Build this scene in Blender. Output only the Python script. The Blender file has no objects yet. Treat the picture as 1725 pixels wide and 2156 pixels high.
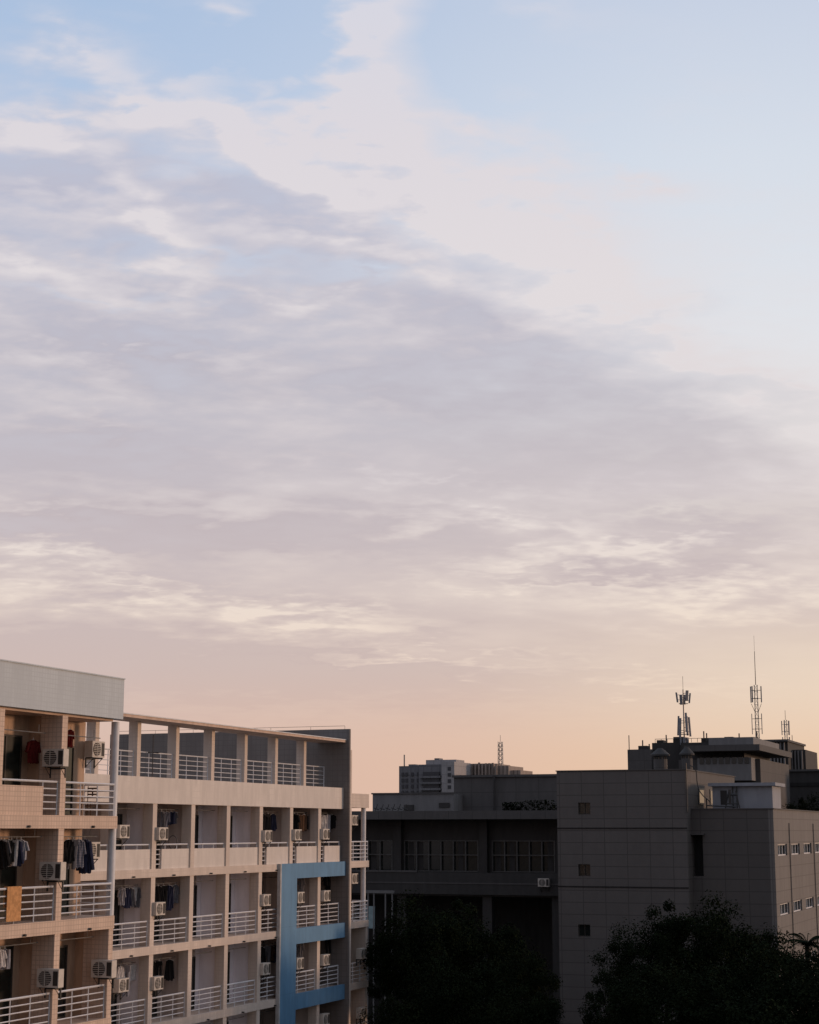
import bpy, math, random
from mathutils import Vector, Matrix
R = math.radians
random.seed(7)
SC = bpy.context.scene
COL = SC.collection
W, H, F = 1725.0, 2156.0, 3600.0
CAMZ = 18.0
YAW = R(21.7)
PITCH = math.atan(672 / 3600)
fwd = Vector((-math.sin(YAW) * math.cos(PITCH), math.cos(YAW) * math.cos(PITCH), math.sin(PITCH)))
rgt = Vector((math.cos(YAW), math.sin(YAW), 0))
upv = rgt.cross(fwd)

def ray(u, v): return fwd * F + rgt * (u - W / 2) + upv * (H / 2 - v)
def oy(u, v, Y):
    d = ray(u, v); t = Y / d.y
    return Vector((d.x * t, Y, CAMZ + d.z * t))
def ox(u, v, X):
    d = ray(u, v); t = X / d.x
    return Vector((X, d.y * t, CAMZ + d.z * t))

# ---------------------------------------------------------------- colours
def lin(c):
    out = []
    for k in c:
        k = k / 255.0
        out.append(k / 12.92 if k <= .04045 else ((k + .055) / 1.055) ** 2.4)
    return tuple(out) + (1,)

# ---------------------------------------------------------------- materials
def new_mat(name):
    m = bpy.data.materials.new(name); m.use_nodes = True
    nt = m.node_tree
    return m, nt, nt.nodes['Principled BSDF']

class NT:
    def __init__(s, nt): s.nt = nt
    def n(s, t, **kw):
        o = s.nt.nodes.new(t)
        for k, v in kw.items(): setattr(o, k, v)
        return o
    def put(s, sock, val):
        if isinstance(val, bpy.types.NodeSocket): s.nt.links.new(val, sock)
        elif val is not None: sock.default_value = val
    def m(s, op, a, b=None, c=None, clamp=False):
        o = s.n('ShaderNodeMath', operation=op); o.use_clamp = clamp
        s.put(o.inputs[0], a)
        if b is not None: s.put(o.inputs[1], b)
        if c is not None: s.put(o.inputs[2], c)
        return o.outputs[0]
    def mix(s, f, a, b, mode='MIX'):
        o = s.n('ShaderNodeMix', data_type='RGBA', blend_type=mode)
        s.put(o.inputs[0], f); s.put(o.inputs[6], a); s.put(o.inputs[7], b)
        return o.outputs[2]
    def ss(s, x, lo, hi, a=0.0, b=1.0):
        o = s.n('ShaderNodeMapRange', interpolation_type='SMOOTHSTEP')
        s.put(o.inputs[0], x); s.put(o.inputs[1], lo); s.put(o.inputs[2], hi); s.put(o.inputs[3], a); s.put(o.inputs[4], b)
        return o.outputs[0]
    def noise(s, vec, scale, detail=4, rough=.5, dist=0.0):
        o = s.n('ShaderNodeTexNoise'); s.put(o.inputs['Vector'], vec)
        o.inputs['Scale'].default_value = scale; o.inputs['Detail'].default_value = detail
        o.inputs['Roughness'].default_value = rough; o.inputs['Distortion'].default_value = dist
        return o.outputs['Fac']
    def ramp(s, x, stops):
        o = s.n('ShaderNodeValToRGB'); s.put(o.inputs[0], x)
        e = o.color_ramp.elements
        while len(e) < len(stops): e.new(.5)
        for i, (p, c) in enumerate(stops):
            e[i].position = p; e[i].color = c
        return o.outputs[0]

def wall_mat(name, base, grid=None, line=.6, lw=.1, grid_z=None, dirt=.25, rough=.75, spread=.06, var=.14):
    m, nt, b = new_mat(name); g = NT(nt)
    geo = g.n('ShaderNodeNewGeometry')
    sp = g.n('ShaderNodeSeparateXYZ'); g.put(sp.inputs[0], geo.outputs['Position'])
    sn = g.n('ShaderNodeSeparateXYZ'); g.put(sn.inputs[0], geo.outputs['True Normal'])
    mp = g.n('ShaderNodeMapping'); g.put(mp.inputs[0], geo.outputs['Position']); mp.inputs[3].default_value = (1, 1, .22)
    streak = g.noise(mp.outputs[0], 2.2, 5, .65)
    patch = g.noise(geo.outputs['Position'], .35, 3, .6)
    dark = tuple(c * (1 - dirt) for c in base[:3]) + (1,)
    lite = tuple(min(1, c * (1 + spread)) for c in base[:3]) + (1,)
    c = g.mix(g.ss(streak, .38, .62), dark, lite)
    c = g.mix(g.ss(patch, .3, .7, 0, .5), c, tuple(k * .86 for k in base[:3]) + (1,))
    if grid:
        gz = grid_z or grid
        tot = None
        for i, sz in enumerate((grid, grid, gz)):
            fr = g.m('FRACT', g.m('DIVIDE', sp.outputs[i], sz))
            ln = g.m('LESS_THAN', fr, lw * grid / sz)
            facing = g.m('LESS_THAN', g.m('ABSOLUTE', sn.outputs[i]), .5)
            k = g.m('MULTIPLY', ln, facing)
            tot = k if tot is None else g.m('MAXIMUM', tot, k)
        v = g.n('ShaderNodeVectorMath', operation='DIVIDE'); g.put(v.inputs[0], geo.outputs['Position']); v.inputs[1].default_value = (grid, grid, gz)
        fl = g.n('ShaderNodeVectorMath', operation='FLOOR'); g.put(fl.inputs[0], v.outputs[0])
        wn = g.n('ShaderNodeTexWhiteNoise'); g.put(wn.inputs['Vector'], fl.outputs[0])
        c = g.mix(g.m('MULTIPLY', wn.outputs['Value'], var), c, tuple(k * .6 for k in base[:3]) + (1,))
        c = g.mix(g.m('MULTIPLY', tot, 1.0), c, tuple(k * (1 - line) for k in base[:3]) + (1,))
    g.put(b.inputs['Base Color'], c)
    b.inputs['Roughness'].default_value = rough
    b.inputs['Specular IOR Level'].default_value = .25
    return m

def plain(name, base, rough=.6, metal=0, var=.25, scale=3.0, spec=.3):
    m, nt, b = new_mat(name); g = NT(nt)
    tc = g.n('ShaderNodeTexCoord')
    n = g.noise(tc.outputs['Object'], scale, 3, .6)
    c = g.mix(g.ss(n, .3, .7), tuple(k * (1 - var) for k in base[:3]) + (1,), tuple(base[:3]) + (1,))
    g.put(b.inputs['Base Color'], c)
    b.inputs['Roughness'].default_value = rough; b.inputs['Metallic'].default_value = metal
    b.inputs['Specular IOR Level'].default_value = spec
    return m

def cloth(name, a, bcol=None, stripe=0):
    m, nt, b = new_mat(name); g = NT(nt)
    tc = g.n('ShaderNodeTexCoord'); sp = g.n('ShaderNodeSeparateXYZ'); g.put(sp.inputs[0], tc.outputs['Object'])
    n = g.noise(tc.outputs['Object'], 9, 3)
    c = g.mix(g.ss(n, .3, .7), tuple(k * .7 for k in a[:3]) + (1,), tuple(a[:3]) + (1,))
    if stripe:
        fr = g.m('FRACT', g.m('DIVIDE', sp.outputs[2], stripe))
        c = g.mix(g.m('LESS_THAN', fr, .5), c, tuple(bcol[:3]) + (1,))
    g.put(b.inputs['Base Color'], c); b.inputs['Roughness'].default_value = .95; b.inputs['Specular IOR Level'].default_value = .1
    return m

MT = {}
MT['tile_white'] = wall_mat('white_mosaic_tile', (.53, .59, .63), .15, .12, .14, dirt=.05, var=.05)
MT['tile_cream'] = wall_mat('cream_mosaic_tile', (.66, .51, .41), .15, .30, .14, dirt=.14, var=.08)
MT['tile_far'] = wall_mat('pale_cream_tile', (.67, .58, .51), .18, .15, .14, dirt=.14, var=.06)
MT['band_far'] = wall_mat('pale_cream_band', (.68, .63, .585), .3, .08, .08, dirt=.10, var=.05)
MT['tile_grey'] = wall_mat('grey_tile', (.195, .178, .17), .3, .20, .1, dirt=.08, var=.06)
MT['plaster_peach'] = wall_mat('peach_plaster', (.50, .35, .25), None, dirt=.2)
MT['plaster_white'] = wall_mat('white_plaster', (.86, .82, .86), None, dirt=.06)
MT['plaster_warm'] = wall_mat('warm_grey_plaster', (.52, .44, .40), None, dirt=.15)
MT['soffit'] = wall_mat('pink_plaster_soffit', (.60, .45, .36), None, dirt=.15)
MT['white_paint'] = plain('white_painted_metal', (.66, .67, .70), .45, 0, .12)
MT['blue'] = wall_mat('blue_cladding', (.125, .275, .45), .9, .25, .02, grid_z=3.3, dirt=.12, rough=.5)
MT['pale_edge'] = plain('pale_edge_paint', (.5, .5, .5), .6)
MT['glass'] = plain('dark_glass', (.02, .025, .025), .12, 0, .3, 1.0, .5)
MT['glass_green'] = plain('dark_green_curtain_glass', (.02, .024, .02), .4, 0, .6, 6.0, .3)
MT['frame_dark'] = plain('dark_frame', (.06, .055, .05), .5)
MT['frame_grey'] = plain('grey_frame', (.11, .11, .11), .5)
MT['ac_case'] = plain('air_conditioner_casing', (.58, .54, .49), .5, 0, .15, 5)
MT['ac_dark'] = plain('fan_opening', (.04, .037, .035), .6)
MT['steel'] = plain('galvanised_steel', (.26, .26, .26), .45, .4)
MT['dark_steel'] = plain('dark_steel', (.07, .07, .07), .5, .3)
MT['panel_ant'] = plain('antenna_panel_plastic', (.22, .23, .26), .5)
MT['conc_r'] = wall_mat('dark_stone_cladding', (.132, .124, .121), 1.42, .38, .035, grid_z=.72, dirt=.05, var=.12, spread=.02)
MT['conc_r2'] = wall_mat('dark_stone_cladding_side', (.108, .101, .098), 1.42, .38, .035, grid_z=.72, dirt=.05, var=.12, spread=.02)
MT['conc_lit_side'] = wall_mat('lit_stone_side', (.18, .17, .165), 1.42, .3, .04, grid_z=.72, dirt=.06)  # lighter copy of the cladding for the lit side, light put into the colour
MT['conc_dark'] = wall_mat('dark_render', (.052, .050, .050), None, dirt=.15)
MT['conc_mid'] = wall_mat('mid_grey_render', (.10, .096, .096), 1.8, .3, .03, grid_z=1.1, dirt=.08)
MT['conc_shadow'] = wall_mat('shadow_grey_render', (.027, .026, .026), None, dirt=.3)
MT['hut'] = wall_mat('grey_hut_wall', (.19, .19, .195), None, dirt=.12)
MT['hut_pale'] = wall_mat('pale_blue_grey_hut_wall', (.29, .305, .34), None, dirt=.10)
MT['far_grey'] = wall_mat('hazed_grey', (.19, .19, .205), 3.2, .3, .12, grid_z=3.2, dirt=.1)  # distant walls: air haze put into the base colour by lightening it
MT['far_light'] = wall_mat('hazed_light_grey', (.36, .35, .36), 3.2, .25, .1, grid_z=3.2, dirt=.1)  # haze lightening is in this base colour as well
MT['far_slat'] = wall_mat('warm_lit_slats', (.36, .30, .265), 1.6, .5, .35, grid_z=60, dirt=.1)  # warm evening light on the slats is put into their colour
MT['far_window'] = plain('distant_window', (.07, .07, .08), .4)
MT['ground'] = wall_mat('dusk_ground', (.05, .055, .04), None, dirt=.4)
MT['asphalt'] = wall_mat('asphalt', (.05, .05, .05), None, dirt=.2)
MT['bark'] = plain('bark', (.02, .018, .015), .9)
MT['blue_glass'] = plain('pale_blue_glass', (.3, .42, .46), .3)

def leaf_mat(name, a, b2):
    m, nt, b = new_mat(name); g = NT(nt)
    tc = g.n('ShaderNodeTexCoord')
    n = g.noise(tc.outputs['Object'], .9, 3)
    c = g.mix(g.ss(n, .35, .65), a, b2)
    g.put(b.inputs['Base Color'], c); b.inputs['Roughness'].default_value = .9; b.inputs['Specular IOR Level'].default_value = .02
    return m
MT['leaf'] = leaf_mat('dark_foliage', (.0055, .0090, .0045, 1), (.0120, .0175, .0080, 1))

CL = {
    'black': cloth('black_cloth', (.018, .018, .02)),
    'navy': cloth('navy_cloth', (.03, .035, .07)),
    'grey': cloth('grey_cloth', (.16, .16, .18)),
    'pale grey': cloth('pale_grey_cloth', (.40, .40, .44)),
    'white': cloth('white_cloth', (.68, .66, .66)),
    'brown': cloth('brown_cloth', (.12, .07, .045)),
    'red': cloth('red_cloth', (.10, .012, .012)),
    'checked': cloth('checked_cloth', (.30, .30, .34), (.12, .13, .18), .04),
    'tan': cloth('tan_cloth', (.62, .33, .15)),
}

# ---------------------------------------------------------------- mesh builder
OFF = {}
class MB:
    def __init__(s): s.v = []; s.f = []
    def box(s, x0, x1, y0, y1, z0, z1):
        if x0 > x1: x0, x1 = x1, x0
        if y0 > y1: y0, y1 = y1, y0
        if z0 > z1: z0, z1 = z1, z0
        n = len(s.v)
        s.v += [(x0, y0, z0), (x1, y0, z0), (x1, y1, z0), (x0, y1, z0), (x0, y0, z1), (x1, y0, z1), (x1, y1, z1), (x0, y1, z1)]
        s.f += [tuple(n + i for i in q) for q in ((0, 3, 2, 1), (4, 5, 6, 7), (0, 1, 5, 4), (1, 2, 6, 5), (2, 3, 7, 6), (3, 0, 4, 7))]
        return s
    def bar(s, p, q, r0, r1=None, n=6):
        r1 = r0 if r1 is None else r1
        p = Vector(p); q = Vector(q); d = (q - p).normalized()
        a = d.cross(Vector((0, 0, 1)))
        if a.length < .01: a = Vector((1, 0, 0))
        a.normalize(); b = d.cross(a)
        k = len(s.v)
        for c, r in ((p, r0), (q, r1)):
            for i in range(n):
                t = 2 * math.pi * i / n
                s.v.append(tuple(c + a * math.cos(t) * r + b * math.sin(t) * r))
        for i in range(n):
            j = (i + 1) % n
            s.f.append((k + i, k + j, k + n + j, k + n + i))
        s.f.append(tuple(k + i for i in reversed(range(n)))); s.f.append(tuple(k + n + i for i in range(n)))
        return s
    def prism(s, pts, y0, y1):
        k = len(s.v); n = len(pts)
        s.v += [(x, y0, z) for x, z in pts] + [(x, y1, z) for x, z in pts]
        s.f.append(tuple(range(k, k + n))); s.f.append(tuple(range(k + 2 * n - 1, k + n - 1, -1)))
        for i in range(n):
            j = (i + 1) % n
            s.f.append((k + j, k + i, k + n + i, k + n + j))
        return s
    def wall(s, axis, p0, p1, a0, a1, z0, z1, holes):
        A = sorted({a0, a1, *[h[0] for h in holes], *[h[1] for h in holes]})
        A = [a for a in A if a0 <= a <= a1]
        for i in range(len(A) - 1):
            ca = (A[i] + A[i + 1]) / 2
            hs = sorted([(h[2], h[3]) for h in holes if h[0] < ca < h[1]])
            z = z0
            for lo, hi in hs + [(z1, z1)]:
                if lo - z > 1e-4:
                    if axis == 'y': s.box(A[i], A[i + 1], p0, p1, z, lo)
                    else: s.box(p0, p1, A[i], A[i + 1], z, lo)
                z = hi
        return s
    def build(s, name, mat, parent=None):
        me = bpy.data.meshes.new(name)
        off = OFF.get(parent.name, Vector((0, 0, 0))) if parent else Vector((0, 0, 0))
        me.from_pydata([tuple(Vector(v) - off) for v in s.v], [], s.f)
        me.materials.append(mat)
        o = bpy.data.objects.new(name, me); COL.objects.link(o)
        if parent: o.parent = parent; OFF[o.name] = off
        return o

def thing(name, label, cat, loc=(0, 0, 0), group=None, rz=0):
    o = bpy.data.objects.new(name, None); COL.objects.link(o)
    o.empty_display_size = .3
    o.location = loc; o.rotation_euler = (0, 0, rz); o['label'] = label; o['category'] = cat
    if group: o['group'] = group
    OFF[o.name] = Vector(loc)
    return o
def tag(o, label, cat, group=None):
    o['label'] = label; o['category'] = cat
    if group: o['group'] = group
    return o

# ---------------------------------------------------------------- ground
def struct(mb, name, mat):
    o = mb.build(name, mat); o['kind'] = 'structure'; return o
g = MB(); g.v = [(-4000, -600, 0), (4000, -600, 0), (4000, 6000, 0), (-4000, 6000, 0)]; g.f = [(0, 1, 2, 3)]
struct(g, 'ground', MT['ground'])
g = MB(); g.v = [(-30.0, 10, .004), (-24, 10, .004), (-24, 100, .004), (-30.0, 100, .004)]; g.f = [(0, 1, 2, 3)]
struct(g, 'road', MT['asphalt'])
struct(MB().box(-30.15, -30.0, 10, 100, 0, .13).box(-24, -23.85, 10, 100, 0, .13), 'kerb', MT['conc_mid'])

# ---------------------------------------------------------------- rails
def railing(parent, x, y0, y1, zf, h=1.05, bars=5, axis='y', first=.2, posts=1.1, r=.022, cap=None):
    b = MB(); top = zf + h
    def P(a, z): return (x, a, z) if axis == 'y' else (a, x, z)
    for i in range(bars - 1):
        z = zf + first + (h - first) * i / (bars - 1)
        b.bar(P(y0, z), P(y1, z), r, n=5)
    n = max(1, round(abs(y1 - y0) / posts))
    for i in range(n + 1):
        a = y0 + (y1 - y0) * i / n
        b.bar(P(a, zf + .002), P(a, top), r * 1.15, n=5)
    o = b.build('railing', MT['white_paint'], parent)
    c0 = cap if cap is not None else y0
    MB().bar(P(c0, top + .01), P(y1, top + .01), r * 1.7, n=6).build('handrail', MT['white_paint'], o)
    return o

def door(parent, x, y0, y1, z0, z1, glass='glass', mid=True):
    f = MB(); w = .06
    f.box(x, x + .06, y0, y0 + w, z0, z1).box(x, x + .06, y1 - w, y1, z0, z1).box(x, x + .06, y0 + w, y1 - w, z1 - w, z1).box(x, x + .06, y0 + w, y1 - w, z0, z0 + w)
    if mid: f.box(x + .004, x + .056, (y0 + y1) / 2 - .03, (y0 + y1) / 2 + .03, z0 + w, z1 - w)
    o = f.build('balcony_door', MT['frame_dark'], parent)
    MB().box(x + .002, x + .025, y0 + w + .002, y1 - w - .002, z0 + w, z1 - w).build('door_glass', MT[glass], o)

# ================================================================ NEAR DORMITORY BLOCK
XN, XNB = -31.2, -32.45
YE = ox(262, 1432, -31.05).y - .12
NP = [ox(139, 1640, XN + .08).y - .16 - 3.52 * i for i in range(4, -1, -1)]
near = thing('dormitory_building', 'white and peach tiled dormitory block nearest the camera with a tall tiled parapet', 'building', (-38, 41, 0))
MB().box(-46, XNB, 24, YE - .02, 0, 21.7).build('wall', MT['plaster_peach'], near)
pz0 = 21.78; pz1 = 23.15
par = MB().box(-31.3, -31.05, 24, YE + .12, pz0, pz1).box(-46, -31.3, YE - .13, YE + .12, pz0, pz1).box(-46.2, -46, 24, YE + .12, pz0, pz1)
par.build('parapet', MT['tile_white'], near)
MB().box(-46, -31.3, 24, YE - .13, 21.7, 21.95).build('roof_slab', MT['soffit'], near)
MB().box(-31.32, -31.02, 24, YE + .15, pz1, pz1 + .04).build('coping', MT['tile_white'], near)
NF = [18.5, 15.2, 11.9, 8.6, 5.3]
for zf in NF:
    MB().box(XNB, XN + .1, 24, YE + .03, zf - .42, zf).build('floor_slab', MT['tile_cream'], near)
for y in NP:
    MB().box(-31.95, XN + .08, y - .16, y + .16, 0, 21.7).build('pillar', MT['tile_cream'], near)
    MB().box(XNB, -31.95, y - .08, y + .08, 0, 21.7).build('partition_wall', MT['plaster_peach'], near)
MB().box(-32.1, XN + .08, YE - .27, YE, 0, 14.78).build('pillar', MT['tile_cream'], near)
MB().box(XNB, -32.1, YE - .22, YE - .05, 0, 14.78).build('partition_wall', MT['plaster_peach'], near)
cy = ox(241, 1600, -31.34).y
for z0, z1 in ((18.5, 21.7), (15.2, 18.08)):
    MB().bar((-31.34, cy, z0), (-31.34, cy, z1), .14, n=20).build('round_column', MT['white_paint'], near)
XR = XN - .03
for k, zf in enumerate(NF):
    for i, y in enumerate(NP):
        a = y + .165; e = (NP[i + 1] - .165) if i + 1 < len(NP) else (YE - .05 if k < 2 else YE - .28)
        if i == len(NP) - 1:
            railing(near, XR, a, e, zf)
            if k < 2: railing(near, YE - .04, -32.4, XR, zf, axis='x')
        elif k == 0:
            sp_ = e - .85
            MB().box(XN - .14, XN + .02, a, sp_, zf, zf + .90).build('balcony_panel', MT['tile_cream'], near)
            railing(near, XR, sp_ + .02, e, zf, cap=a)
        else:
            railing(near, XR, a, e, zf)
        if i == len(NP) - 1:
            door(near, XNB + .002, y + 1.6, y + 2.6, zf + .01, zf + 2.35, 'glass', False)
        else:
            door(near, XNB + .002, y + 1.25, y + 3.0, zf + .01, zf + 2.55, 'glass_green')
    for y in (NP[3] + 1.6, NP[4] + 1.8):
        MB().bar((XN + .05, y, zf - .36), (XN + .2, y, zf - .36), .04, n=8).build('drain_spout', MT['dark_steel'], near)
for zf in NF[:4]:
    for a, e in ((NP[3] + .35, NP[4] - .35), (NP[4] + .35, YE - .4)):
        MB().bar((-31.62, a, zf + 2.62), (-31.62, e, zf + 2.62), .018, n=6).bar((-31.62, a + .4, zf + 2.62), (-31.62, a + .4, zf + 2.88), .012, n=5).bar((-31.62, e - .4, zf + 2.62), (-31.62, e - .4, zf + 2.88), .012, n=5).build('laundry_rail', MT['steel'], near)

# ================================================================ FAR DORMITORY WING
XF, XFB = -39.0, -40.35
Y0, Y1 = 52.2, 87.9
far = thing('dormitory_building', 'long cream dormitory wing with open roof terrace, blue frame and white balcony rails', 'building', (-45, 70, 0))
MB().box(-54, XFB, Y0, Y1, 0, 19.3).build('wall', MT['plaster_warm'], far)
MB().box(-54, -39.17, Y0, Y1, 19.3, 19.7).build('terrace_floor', MT['soffit'], far)
MB().box(-39.17, XF + .08, Y0, Y1 - .002, 19.2, 20.35).build('terrace_parapet', MT['band_far'], far)
MB().box(XFB, -39.17, Y0, Y1 - .002, 19.2, 19.298).build('soffit', MT['soffit'], far)
MB().box(-40.5, XF + .22, Y0, Y1 - .004, 22.85, 22.97).build('canopy', MT['soffit'], far)
MB().box(-40.45, XF + .25, Y0, Y1 - .006, 22.972, 23.02).build('canopy_edge', MT['white_paint'], far)
MB().box(-40.08, -39.9, Y0, Y1 - .01, 19.7, 20.4).build('terrace_upstand', MT['band_far'], far)
FP = [53.35 + 3.5 * i for i in range(10)]
for idx, y in enumerate(FP):
    MB().box(-40.32, -39.86, y - .15, y + .15, 19.702, 22.848).build('terrace_column', MT['tile_far'], far)
    MB().box(-39.45, XF + .05, y - .18, y + .18, 0, 19.198).build('pillar', MT['tile_far'], far)
    MB().box(XFB, -39.45, y - .07, y + .07, 0, 19.198).build('partition_wall', MT['plaster_white' if idx in (4, 6, 7) else 'plaster_warm'], far)
for i, y in enumerate(FP):
    e = FP[i + 1] if i + 1 < len(FP) else Y1
    railing(far, -40.05, y + .155, e - .155, 20.4, h=1.1, bars=5, r=.018)
FFZ = [16.35, 13.05, 9.75, 6.45, 3.15]
for k, zf in enumerate(FFZ):
    MB().box(XFB, XF + .08, Y0, Y1 - .003, zf - .36, zf).build('floor_slab', MT['tile_far'], far)
    for i, y in enumerate(FP):
        e = FP[i + 1] if i + 1 < len(FP) else Y1
        a, b_ = y + .182, e - .182
        if k == 0:
            st = a if i in (3, 5, 6) else a + .62
            MB().box(XF - .16, XF - .02, st, b_, zf, zf + .86).build('balcony_panel', MT['band_far'], far)
            railing(far, XF - .1, a, b_, zf, bars=5)
        elif k < 4:
            railing(far, XF - .1, a, b_, zf, bars=5, r=.023)
        if k < 4 and i > 1:
            door(far, XFB + .002, y + 1.9, y + 2.98, zf + .01, zf + 2.4, 'glass', False)
            if i in (5, 6):
                MB().box(XFB, XFB + .03, y + 2.985, e - .08, zf, zf + 2.93).build('white_wall_panel', MT['plaster_white'], far)
            MB().bar((-39.62, a, zf + 2.62), (-39.62, b_, zf + 2.62), .016, n=5).build('laundry_rail', MT['steel'], far)
        if k < 4 and i > 2:
            MB().bar((XF + .06, y + 1.7, zf - .3), (XF + .2, y + 1.7, zf - .3), .04, n=6).build('drain_spout', MT['dark_steel'], far)
MB().box(-54.0, -38.57, Y1, Y1 + .16, 0, 23.6).build('end_wall', MT['tile_grey'], far)
MB().box(-54.0, -38.6, Y1 + .16, Y1 + .42, 0, 22.45).build('end_wall_backing', MT['tile_far'], far)
lr = MB()
for x in (-53.5, -51, -48.5, -46, -43.5, -41, -38.9): lr.bar((x, Y1 + .08, 23.6), (x, Y1 + .08, 23.78), .01, n=4)
lr.bar((-53.5, Y1 + .08, 23.78), (-38.9, Y1 + .08, 23.78), .01, n=4)
lr.build('lightning_wire', MT['dark_steel'], far)
xb0, xb1 = XF + .085, XF + .24
yb0, yb1 = 79.85, 81.7
MB().box(xb0, xb1, yb0, yb1, 0, 16.36).build('blue_frame_post', MT['blue'], far)
MB().box(xb0 - .01, xb1 + .012, yb0 - .13, yb0, 0, 16.36).build('frame_edge', MT['pale_edge'], far)
for z0, z1 in ((15.6, 16.36), (12.3, 13.08), (9.05, 9.82), (5.75, 6.5)):
    MB().box(xb0, xb1, yb1, Y1 - .02, z0, z1).build('blue_frame_beam', MT['blue'], far)
YL = 91.5
MB().box(-54, -39.95, Y1 + .42, YL - .2, 0, 19.3).build('wall', MT['plaster_peach'], far)
MB().box(-54, XF + .09, Y1 + .42, YL, 19.3, 20.08).build('end_parapet', MT['tile_far'], far)
for zf in FFZ:
    MB().box(-39.95, XF + .09, Y1 + .42, YL + .02, zf - .36, zf).build('floor_slab', MT['tile_far'], far)
    railing(far, XF + .02, Y1 + .5, YL - .04, zf, bars=5)
    railing(far, YL - .04, -39.9, XF + .02, zf, bars=5, axis='x')
    door(far, -39.948, Y1 + 1.1, Y1 + 1.9, zf + .01, zf + 2.3, 'glass', False)
for z0, z1 in ((16.35, 19.3), (13.05, 15.99)):
    MB().bar((-39.1, YL - .35, z0), (-39.1, YL - .35, z1), .14, n=16).build('round_column', MT['white_paint'], far)
MB().box(-39.9, XF + .03, YL - .27, YL, 0, 12.69).build('pillar', MT['tile_far'], far)

# ================================================================ AIR CONDITIONERS
def ac_meshes():
    c = MB().box(-.4, .4, -.15, .15, .06, .62)
    gm = MB()
    n = 20; cx, cz, rr = -.1, .34, .235
    pts = [(cx + rr * math.cos(2 * math.pi * i / n), cz + rr * math.sin(2 * math.pi * i / n)) for i in range(n)]
    gm.prism(pts, -.162, -.15)
    sl = MB()
    for i in range(8):
        z = .13 + i * .06
        hw = math.sqrt(max(0, rr * rr - (z - cz) ** 2))
        if hw > .03: sl.box(cx - hw, cx + hw, -.175, -.164, z, z + .016)
    sl.box(cx - .01, cx + .01, -.18, -.17, cz - rr, cz + rr)
    lv = MB().box(.2, .37, -.160, -.15, .12, .56)
    bk = MB().box(-.3, -.26, -.15, .2, .02, .06).box(.26, .3, -.15, .2, .02, .06).box(-.3, -.26, .15, .2, -.3, .03).box(.26, .3, .15, .2, -.3, .03).box(-.27, .27, .15, .19, -.02, .03)
    bk.bar((-.28, -.13, .03), (-.28, .18, -.28), .014, n=4).bar((.28, -.13, .03), (.28, .18, -.28), .014, n=4)
    out = []
    for nm, mb, mat in (('casing', c, 'ac_case'), ('fan_opening', gm, 'ac_dark'), ('fan_guard', sl, 'ac_case'), ('side_louvre', lv, 'ac_dark'), ('bracket', bk, 'dark_steel')):
        me = bpy.data.meshes.new(nm); me.from_pydata(mb.v, [], mb.f); me.materials.append(MT[mat]); out.append((nm, me))
    return out
ACM = ac_meshes()
def ac(loc, rz, label, grp):
    t = thing('air_conditioner', label, 'air conditioner', loc, grp, rz)
    cas = None
    for nm, me in ACM:
        o = bpy.data.objects.new(nm, me); COL.objects.link(o)
        o.parent = cas if nm in ('fan_guard', 'fan_opening', 'side_louvre') else t
        if nm == 'casing': cas = o
GN = 'air conditioners on the near dormitory block'
GF = 'air conditioners on the long dormitory wing'
fln = ['top floor', 'middle floor', 'lowest floor']
for (u, v), k in zip(((116, 1618), (110, 1857), (105, 2083)), range(3)):
    p = oy(u, v, NP[4] - .34)
    ac(p, 0, 'boxy air conditioner on the tiled pillar, %s of the nearest block' % fln[k], GN)
for (u, v), k in zip(((199, 1599), (189, 1812)), range(2)):
    p = ox(u, v, -32.2)
    ac(p, R(90), 'air conditioner on back wall beside round column, %s of the nearest block' % fln[k], GN)
ac(oy(218, 2062, YE - .45), 0, 'air conditioner on the tiled corner pillar, lowest floor of the nearest block', GN)
acs = [(338, 1772, 'second', 'upper'), (560, 1775, 'fifth', 'upper'), (623, 1772, 'sixth', 'upper'), (682, 1770, 'seventh', 'upper'),
       (332, 1930, 'second', 'middle'), (557, 1910, 'fifth', 'middle'), (629, 1904, 'sixth', 'middle'), (684, 1900, 'seventh', 'middle'),
       (328, 2087, 'second', 'lower'), (556, 2055, 'fifth', 'lower'), (627, 2043, 'sixth', 'lower'), (683, 2035, 'seventh', 'lower'),
       (682, 2160, 'seventh', 'lowest'), (256, 1768, 'first', 'upper'), (254, 2092, 'first', 'lower')]
for u, v, b_, fl in acs:
    p = ox(u, v, -38.92)
    ac(p, R(90), 'small air conditioner at %s balcony from left, %s row of the long wing' % (b_, fl), GF)
ac(ox(577, 1868, -40.1), R(90), 'air conditioner high on the back wall just left of the blue frame', GF)
for u, v, fl in ((743, 1740, 'upper'), (743, 1863, 'middle'), (761, 2021, 'lower'), (761, 2146, 'lowest')):
    p = ox(u, v, -39.3 if u < 750 else -39.1 + .35)
    ac(p, R(90), 'air conditioner at end bay past the tall grey wall, %s row' % fl, GF)

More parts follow.
